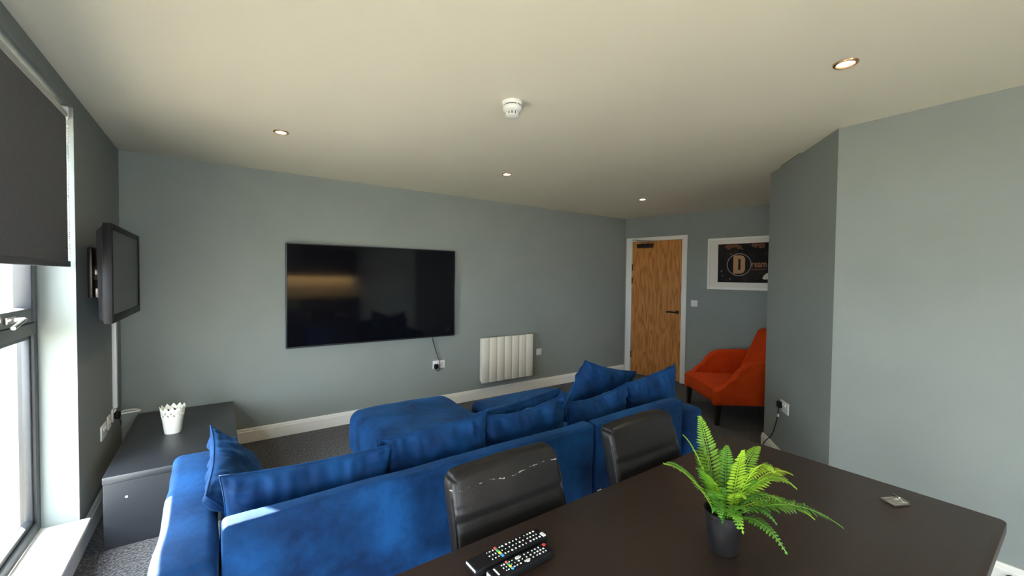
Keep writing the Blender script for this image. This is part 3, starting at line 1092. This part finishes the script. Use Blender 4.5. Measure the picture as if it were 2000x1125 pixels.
# ------------------------------------------------------------------ loose cushions
def cushion(label, c, w, h, t, rot, seed, sag=0.0, name='velvet_cushion', n=60, basis=None):
    """pillow: local x = width, z = height, y = thickness; rot = euler (x tilt, y roll, z turn)"""
    bm = B()
    rnd = random.Random(seed)
    off = Vector((seed * 3.1, seed * 1.7, seed * .9))

    def co(u, v, s):
        x = w / 2 * u * (1 - .075 * (1 - v * v) ** 1.0 * abs(u))
        z = h / 2 * v * (1 - .075 * (1 - u * u) ** 1.0 * abs(v))
        th = t / 2 * max(0.0, (1 - u ** 4) * (1 - v ** 4)) ** .55
        e = max(abs(u), abs(v))
        # gathers run inwards from the seams, soft dents over the belly
        gx = noise.noise(Vector((x * 34, z * 5, s)) + off) * max(0, (abs(v) - .35)) ** 1.2
        gz = noise.noise(Vector((x * 5, z * 34, s + 5)) + off) * max(0, (abs(u) - .35)) ** 1.2
        fade = min(1.0, (1 - e) * 9)
        bl = noise.noise(Vector((x * 6, z * 6, s * 2.0)) + off)
        bl2 = noise.noise(Vector((x * 15 + z * 8, z * 12, s * 2.0)) + off * 2)
        y = s * (th + fade * (.040 * (gx + gz) + .020 * bl * (1 - e * .5) + .014 * bl2))
        z -= sag * (1 - u * u) * max(0, v) * h
        y += .02 * noise.noise(Vector((x * 2.5, z * 2.5, 9)) + off)
        return Vector((x, y, z))
    g = {}
    for s in (1, -1):
        for i in range(n + 1):
            for j in range(n + 1):
                u = math.sin((i / n - .5) * PI) * .35 + (i / n * 2 - 1) * .65
                v = math.sin((j / n - .5) * PI) * .35 + (j / n * 2 - 1) * .65
                edge = i in (0, n) or j in (0, n)
                if s == -1 and edge:
                    g[(i, j, -1)] = g[(i, j, 1)]
                else:
                    g[(i, j, s)] = bm.verts.new(co(u, v, s))
    for s in (1, -1):
        for i in range(n):
            for j in range(n):
                q = [g[(i, j, s)], g[(i + 1, j, s)], g[(i + 1, j + 1, s)], g[(i, j + 1, s)]]
                bm.faces.new(q)
    o = obj(name, bm, 'velvet', None, 'all')
    tt = thing(name + '_root', label, 'cushion', c, 0, 'velvet sofa cushions')
    tt.rotation_mode = 'XYZ'
    if basis:
        bx, bz = Vector(basis[0]).normalized(), Vector(basis[1])
        bz = (bz - bx * bx.dot(bz)).normalized()
        by = bz.cross(bx)
        rot = Matrix(((bx.x, by.x, bz.x), (bx.y, by.y, bz.y), (bx.z, by.z, bz.z))).to_euler('XYZ')
    tt.rotation_euler = rot
    o.parent = tt
    # piped seam round the edge
    pts = []
    for i in range(n + 1):
        pts.append((i, 0))
    for j in range(1, n + 1):
        pts.append((n, j))
    for i in range(n - 1, -1, -1):
        pts.append((i, n))
    for j in range(n - 1, 0, -1):
        pts.append((0, j))
    bm = B()
    rings = []
    L = []
    for (i, j) in pts:
        u = math.sin((i / n - .5) * PI) * .35 + (i / n * 2 - 1) * .65
        v = math.sin((j / n - .5) * PI) * .35 + (j / n * 2 - 1) * .65
        L.append(co(u, v, 1))
    for k, p in enumerate(L):
        tg = (L[(k + 1) % len(L)] - L[k - 1]).normalized()
        a = Vector((0, 1, 0))
        b_ = tg.cross(a).normalized()
        rings.append([bm.verts.new(p + (a * math.cos(q * PI / 2.5) + b_ * math.sin(q * PI / 2.5)) * .0032) for q in range(5)])
    for k in range(len(rings)):
        a, b_ = rings[k], rings[(k + 1) % len(rings)]
        for q in range(5):
            bm.faces.new((a[q], a[(q + 1) % 5], b_[(q + 1) % 5], b_[q]))
    obj('piping', bm, 'velvet', tt, 'all')
    o.name = 'cushion_body'
    tt.name = name
    return tt


# along the low back, from the window end; tops lean onto the back panel
cushion('blue velvet cushion leaning on the window side arm of the sofa', (.093, 2.03, .560), .56, .43, .11, None, 1, basis=((0, .99, .12), (-.55, -.08, .83)))
cushion('wide blue velvet back cushion at the window end of the sofa', (.290, 1.688, .567), .58, .40, .13, (math.radians(5), math.radians(1.5), math.radians(-2)), 2)
cushion('blue velvet back cushion second from the window end, behind the worn chair', (.808, 1.705, .588), .515, .41, .13, (math.radians(5), math.radians(-4.5), math.radians(-4)), 3)
cushion('blue velvet back cushion third from the window end, with slumped top edge', (1.308, 1.705, .597), .53, .42, .13, (math.radians(5), math.radians(-3.5), math.radians(-4)), 4, sag=.07)
cushion('blue velvet cushion lying on the seat in front of the slumped one', (1.405, 1.97, .560), .69, .40, .14, (math.radians(24), math.radians(-3), math.radians(3)), 5)
cushion('dark blue velvet back cushion fourth along, nearest the end chair', (1.848, 1.70, .583), .54, .40, .13, (math.radians(5), math.radians(-3), math.radians(3)), 6, sag=.05)
cushion('blue velvet cushion tilted up at the door end of the sofa back', (2.36, 1.695, .614), .475, .44, .13, (math.radians(5), math.radians(-9), math.radians(-3)), 7)
cushion('dark blue velvet cushion with one raised pointed corner, behind the row', (2.16, 1.985, .638), .58, .45, .14, (math.radians(18), math.radians(15), math.radians(2)), 8)


# ------------------------------------------------------------------ orange armchair
A2 = Vector((4.0, 2.15, 0))
aa = math.atan2(.7926, .6097)
ac = thing('tub_armchair', 'burnt orange upholstered armchair with sloping arms and dark legs', 'armchair', A2, aa)
# local x = along the front, local y is measured backwards, so depth runs along -y here: (x, -depth)
aw = .82


def arm_profile():
    return [(.0, .205), (.0, .34), (.03, .362), (.09, .385), (.14, .415), (.19, .47), (.24, .545), (.285, .595), (.33, .622), (.40, .636), (.60, .640), (.80, .640), (.80, .205)]


for xs in ((0, .085), (aw - .085, aw)):
    bm = B()
    pf_ = arm_profile()
    v0 = [bm.verts.new((xs[0], -p[0], p[1])) for p in pf_]
    v1 = [bm.verts.new((xs[1], -p[0], p[1])) for p in pf_]
    n = len(pf_)
    bm.faces.new(v0); bm.faces.new(list(reversed(v1)))
    side = []
    for i in range(n):
        bm.faces.new((v0[i], v1[i], v1[(i + 1) % n], v0[(i + 1) % n]))
    es = [e for e in bm.edges if len(e.link_faces) == 2 and any(len(f.verts) > 4 for f in e.link_faces)]
    bmesh.ops.bevel(bm, geom=es, offset=.018, segments=3, profile=.5, affect='EDGES')
    obj('arm', bm, 'orange', ac, True)
bm = B()
softbox(bm, .07, aw - .07, -.66, -.0, .21, .375, .03, bulge=(0, 0, .012), step=.05, fn=lambda p: Vector((p.x, p.y, p.z + (.02 * p.y if p.z > .3 else 0))))
obj('seat', bm, 'orange', ac, 'all')
bm = B()


def backf(p):
    k = max(0, (p.z - .36) / .55)
    cx = aw / 2
    return Vector((cx + (p.x - cx) * (1 - .17 * k), p.y - .20 * k, p.z - .02 * ((p.x - cx) / .3) ** 2 * k))


softbox(bm, .075, aw - .075, -.70, -.56, .30, .925, .035, bulge=(0, .012, 0), step=.05, fn=backf)
obj('backrest', bm, 'orange', ac, 'all')
for x, y, tx, ty in ((.045, -.05, 0, .01), (aw - .045, -.05, 0, .01), (.06, -.74, 0, -.04), (aw - .06, -.74, 0, -.04)):
    bm = B()
    w0, w1 = .017, .027
    v = [bm.verts.new((x + tx + sx * w0, y + ty + sy * w0, 0)) for sx, sy in ((-1, -1), (1, -1), (1, 1), (-1, 1))] + [bm.verts.new((x + sx * w1, y + sy * w1, .212)) for sx, sy in ((-1, -1), (1, -1), (1, 1), (-1, 1))]
    bm.faces.new(v[:4]); bm.faces.new(v[4:])
    for i in range(4):
        bm.faces.new((v[i], v[(i + 1) % 4], v[4 + (i + 1) % 4], v[4 + i]))
    obj('leg', bm, 'dark_wood', ac)

# ------------------------------------------------------------------ dining table
tb = thing('dining_table', 'dark brown rectangular dining table in the foreground', 'table', (1.05, .535, 0))
hx, hy = .843, .401
bm = B()
res = box(bm, -hx, hx, -hy, hy, .718, .75)
ve = [e for e in bm.edges if abs(e.verts[0].co.z - e.verts[1].co.z) > .01]
bmesh.ops.bevel(bm, geom=ve, offset=.022, segments=5, profile=.5, affect='EDGES')
he = [e for e in bm.edges if abs(e.calc_face_angle(0)) > 1.2]
bmesh.ops.bevel(bm, geom=he, offset=.003, segments=2, profile=.5, affect='EDGES')
obj('tabletop', bm, 'table', tb, True)
bm = B(); box(bm, -hx + .09, hx - .09, -hy + .06, -hy + .08, .64, .717); box(bm, -hx + .09, hx - .09, hy - .08, hy - .06, .64, .717)
box(bm, -hx + .06, -hx + .08, -hy + .09, hy - .09, .64, .717); box(bm, hx - .08, hx - .06, -hy + .09, hy - .09, .64, .717)
obj('apron', bm, 'table', tb)
for sx in (-1, 1):
    for sy in (-1, 1):
        bm = B(); box(bm, sx * (hx - .065) - .03, sx * (hx - .065) + .03, sy * (hy - .065) - .03, sy * (hy - .065) + .03, 0, .717, .003, 1)
        obj('leg', bm, 'table', tb, True)


# ------------------------------------------------------------------ dining chairs
def chair(x0, x1, label, lm, seed):
    w = x1 - x0
    t = thing('dining_chair', label, 'chair', ((x0 + x1) / 2, .97, 0), 0)
    bm = B()

    def fn(p):
        z = p.z
        for zg in (.755, .62, .50):                       # stitched grooves across the front
            dz = abs(z - zg)
            if dz < .014 and p.y < -.02:
                p = p + Vector((0, .012 * (1 - dz / .014), 0))
        k = z - .70
        return Vector((p.x * (1 - .03 * max(0, k)), p.y + .055 + .27 * k, z - .010 * (p.x / (w / 2)) ** 2 * (1 if z > .8 else 0)))
    # rounded front outline of the back pad
    softbox(bm, -w / 2, w / 2, -.025, .040, .43, .888, .020, step=.012, nz=.003, nscale=9, seed=seed, bulge=(0, .006, 0), fn=lambda p: fn(corner(p, w)))
    o = obj('backrest', bm, lm, t, 'all')
    for s in (-1, 1):                                     # stitched welt along the front edge
        bm = B()
        pts = [fn(corner(Vector((s * (w / 2 - .0015), -.018, zz)), w)) for zz in [.45 + .02 * i for i in range(20)]]
        tube(bm, pts, .0022, 6, sub=1)
        obj('piping', bm, lm, t, True)
    bm = B(); softbox(bm, -w / 2 + .005, w / 2 - .005, -.43, -.03, .405, .465, .02, bulge=(0, 0, .008), step=.05)
    obj('seat', bm, 'leather', t, 'all')
    for sx in (-1, 1):
        for sy, yy in ((-1, -.40), (1, -.03)):
            bm = B(); tube(bm, [(sx * (w / 2 - .03), yy, .41), (sx * (w / 2 - .03), yy + sy * .02, 0)], .011, 12, sub=1)
            obj('leg', bm, 'chrome', t, True)
    return t


def corner(p, w):
    """round the two top corners of the pad in front view"""
    R = .032
    zc, xc = .888 - R, w / 2 - R
    ax = abs(p.x)
    if p.z > zc and ax > xc:
        dx, dz = ax - xc, p.z - zc
        m_ = max(dx, dz)
        l = math.hypot(dx, dz)
        if l > 1e-6:
            f = m_ / l
            return Vector((math.copysign(xc + dx * f, p.x), p.y, zc + dz * f))
    return p


chair(.538, .945, 'black faux leather dining chair with cracked worn top, nearer the window', 'leather_worn', 1)
chair(1.205, 1.605, 'black faux leather dining chair with unworn back, beside the fern', 'leather', 2)


# ------------------------------------------------------------------ remote controls
def remote(label, c, L, Wd, hgt, rz, style):
    t = thing('remote_control', label, 'remote', c, rz)
    bm = B(); softbox(bm, -L / 2, L / 2, -Wd / 2, Wd / 2, 0, hgt, .006, step=.03)
    obj('body', bm, 'black_plastic', t, 'all')
    zt = hgt + .0004

    def pad(bm, x, y, a, b, up=.0012):
        box(bm, x - a / 2, x + a / 2, y - b / 2, y + b / 2, zt - .001, zt + up, .0004, 1)
    rnd = random.Random(style)
    bm = B()
    n0 = -.055 if style == 1 else -.062
    if style == 1:
        xs = [-.058, -.049, -.040, -.020, -.011, .001, .012, .023, .034, .045, .060, .070, .080, .090]
        for x in xs:
            for y in (-.0135, 0, .0135):
                pad(bm, x + rnd.uniform(-.0008, .0008), y, rnd.choice((.0022, .003, .0045)), rnd.choice((.0022, .0032, .0045)))
    else:
        xs = [-.052, -.045, -.029, -.020, -.009, .003, .016, .028, .040, .050, .060, .070]
        for x in xs:
            for y in (-.010, 0, .010):
                if style == 2 and x > .065 and y > 0:
                    continue
                pad(bm, x + rnd.uniform(-.001, .001), y, rnd.choice((.002, .003, .004)), rnd.choice((.002, .003, .004)))
    k = obj('button_pads', bm, 'legend', t, True)
    k['kind'] = 'stuff'
    cols = ('pink', 'green', 'yellow', 'blue')
    for q, cn in enumerate(cols):
        bm = B()
        if style == 1:
            pad(bm, -.031, .0155 - q * .0104, .006, .0085, .002)
        else:
            pad(bm, -.036, .0125 - q * .0082, .005, .0065, .002)
        obj('colour_button', bm, cn, t, True)
    bm = B()
    if style == 1:
        pad(bm, L / 2 - .009, -.0115, .009, .015, .0022)
        obj('power_button', bm, 'legend', t, True)
        bm = B(); box(bm, -L / 2 - .0004, -L / 2 + .0012, -Wd / 2 + .004, Wd / 2 - .004, hgt - .007, hgt - .002)
        obj('end_strip', bm, 'legend', t)
    else:
        lathe(bm, [(.0045, 0), (.0045, .002), (.001, .0024)], 16, (L / 2 - .009, .0105, zt - .0006))
        obj('power_button', bm, 'red', t, True)
        bm = B(); pad(bm, -L / 2 + .016, 0, .004, .024, .0006)
        obj('brand_strip', bm, 'legend', t)
        for (bx, by, a) in ((-.004, .010, .012), (.010, -.012, .008)):
            bm = B(); pad(bm, bx, by, a, .0075, .0022)
            obj('large_button', bm, 'pale_ink', t, True)
        bm = B(); box(bm, -L / 2 - .0006, -L / 2 + .002, -Wd / 2 + .004, Wd / 2 - .004, .002, hgt - .003, .001, 1)
        obj('end_cap', bm, 'alu', t, True)
    return t


remote('longer black remote control, nearer the chairs, on the dark table', (.5965, .8405, .7505), .224, .049, .020, math.radians(1.6), 1)
remote('shorter black remote control with red power button on the dark table', (.5955, .786, .7505), .178, .042, .020, math.radians(1.0), 2)

# ------------------------------------------------------------------ small metal frame on the table
t = thing('metal_clip_frame', 'small silver metal frame with two slots lying on the dark table', 'gadget', (1.7467, .3525, .7505), math.radians(-27.5))
hx, hy = .0293, .0225
bm = B()
for dm in ((-hx, hx, hy - .005, hy), (-hx, hx, -hy, -hy + .005), (-hx, -hx + .005, -hy, hy), (hx - .006, hx, -hy, hy)):
    box(bm, *dm, 0, .007, .001, 1)
box(bm, -hx + .004, hx - .004, -.002, .002, .001, .006, .0008, 1)
obj('frame', bm, 'steel', t, True)
bm = B(); box(bm, -hx + .002, hx - .002, -hy + .002, hy - .002, 0, .0015)
obj('base_plate', bm, 'steel', t)
bm = B(); tube(bm, [(.012, .012, .009), (.014, 0, .014), (.012, -.012, .008)], .003, 8)
obj('lever', bm, 'chrome', t, True)
bm = B(); tube(bm, [(hx - .006, -hy - .002, .010), (hx - .001, hy + .009, .010)], .0022, 8, sub=1)
obj('rod', bm, 'chrome', t, True)

# ------------------------------------------------------------------ potted fern
fp = thing('potted_fern', 'green artificial fern in a black nursery pot on the dark table', 'plant', (1.068, .545, .7505))
bm = B(); lathe(bm, [(.001, 0), (.033, 0), (.0345, .003), (.045, .096), (.0475, .097), (.0475, .103), (.0435, .103), (.042, .085)], 40)
obj('pot', bm, 'black_pot', fp, True)
bm = B(); lathe(bm, [(.0425, .086), (.03, .092), (.001, .095)], 24)
obj('soil', bm, 'soil', fp, True)
fronds = [(1.105, .638, 1.066, .05), (1.105, .650, .965, .02), (1.000, .622, 1.040, .06), (.917, .622, .984, .06), (.975, .650, .963, .06), (1.045, .600, 1.042, .05),
          (1.051, .492, 1.032, .05), (1.205, .522, .996, .07), (1.165, .590, .985, .05), (1.190, .618, .958, .05), (1.060, .425, 1.000, .13), (1.262, .461, .926, .10),
          (1.135, .405, .948, .12), (1.225, .338, .856, .09), (1.252, .405, .835, .09), (1.045, .388, .832, .075), (.945, .523, .935, .07), (.945, .490, .900, .07), (.960, .455, .885, .07),
          (.985, .549, .965, .05), (.985, .505, .865, .05), (1.01, .468, .85, .06), (1.07, .42, .875, .07), (.96, .56, .985, .06), (1.14, .44, .90, .07), (1.075, .445, .915, .07), (1.12, .47, .935, .08), (1.02, .47, .93, .07)]
base = Vector((1.068, .545, .7505))
rq = random.Random(5)
for k in range(12):                                   # short inner fronds filling the crown
    a = 2 * PI * k / 12 + rq.uniform(-.2, .2)
    rr, zz = rq.uniform(.055, .10), rq.uniform(.115, .19)
    fronds.append((base.x + rr * math.cos(a), base.y + rr * math.sin(a), base.z + zz, rq.uniform(.03, .05)))
rf = random.Random(12)
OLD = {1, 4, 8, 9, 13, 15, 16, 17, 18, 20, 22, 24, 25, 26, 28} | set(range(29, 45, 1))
for fi, (x, y, z, lift) in enumerate(fronds):
    tip = Vector((x, y, z)) - base
    hd = Vector((tip.x, tip.y, 0))
    b0 = (hd.normalized() * .018 if hd.length > 0 else Vector((0, 0, 0))) + Vector((rf.uniform(-.006, .006), rf.uniform(-.006, .006), .088))
    mid = b0.lerp(tip, .52) + Vector((0, 0, lift))
    n = 30
    pts = [b0 * (1 - s) ** 2 + mid * 2 * s * (1 - s) + tip * s * s for s in [i / n for i in range(n + 1)]]
    ln = sum((pts[i + 1] - pts[i]).length for i in range(n))
    bm = B()
    tube(bm, pts[::2], .0011, 5, sub=1)
    pairs = max(12, int(ln / .0088))
    for k in range(pairs):
        s = .10 + .90 * (k + .5) / pairs
        i = min(n - 1, int(s * n))
        p = pts[i].lerp(pts[i + 1], s * n - i)
        T = (pts[i + 1] - pts[i]).normalized()
        side = T.cross(Vector((0, 0, 1)))
        if side.length < .1:
            side = T.cross(Vector((.58, .81, 0)))
        side.normalize()
        up = side.cross(T).normalized()
        prof = min(1.0, (s - .05) / .28) ** .6 * max(.12, 1 - max(0, s - .45) / .58) ** .75
        ll = .031 * prof * min(1.25, ln / .2)
        wd = .0033 * (.5 + .5 * prof)
        for sg in (-1, 1):
            dirv = (side * sg * .93 + T * .30 + up * rf.uniform(.0, .22)).normalized()
            wv = dirv.cross(up).normalized() * wd
            droop = up * (-.16 * ll)
            c = [p, p + dirv * ll * .3, p + dirv * ll * .72 + droop * .4, p + dirv * ll + droop]
            vb = bm.verts.new(c[0]); l1 = bm.verts.new(c[1] + wv); r1_ = bm.verts.new(c[1] - wv)
            l2 = bm.verts.new(c[2] + wv * .85); r2_ = bm.verts.new(c[2] - wv * .85); tp = bm.verts.new(c[3])
            bm.faces.new((vb, r1_, l1)); bm.faces.new((l1, r1_, r2_, l2)); bm.faces.new((l2, r2_, tp))
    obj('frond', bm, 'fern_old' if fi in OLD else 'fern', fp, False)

# ------------------------------------------------------------------ bits by the right wall
t = thing('cable_end', 'short black cable end poking out at the skirting right of the table', 'cable', (Wc.x - .019, .20, .07), -PI / 2)
bm = B(); tube(bm, [(-.014, -.003, -.02), (-.012, -.012, .0), (0, -.014, .013), (.014, -.012, .012), (.018, -.006, .004)], .004, 8)
obj('cable', bm, 'black_cable', t, True)

# ------------------------------------------------------------------ kitchen run behind the viewer (seen mirrored in the big screen)
kt = thing('kitchen_run', 'dark kitchen units with a lit splashback, mirrored in the large screen', 'kitchen', (2.1, YR + .004, 0))
bm = B(); box(bm, -.95, .90, 0, .58, .1, .86, .004); obj('base_units', bm, 'cabinet', kt)
bm = B(); box(bm, -.97, .92, 0, .61, .861, .90, .004); obj('worktop', bm, 'table', kt)
bm = B(); box(bm, -.95, .90, 0, .33, 1.47, 2.15, .004); box(bm, -.95, .90, .31, .33, 1.41, 1.48); obj('wall_units', bm, 'cabinet', kt)
bm = B(); box(bm, -.9, .85, .12, .16, 1.452, 1.469); obj('under_light', bm, mat('warm_strip', (1, 1, 1), .5, emit=(1, .74, .42), estr=9.0), kt)
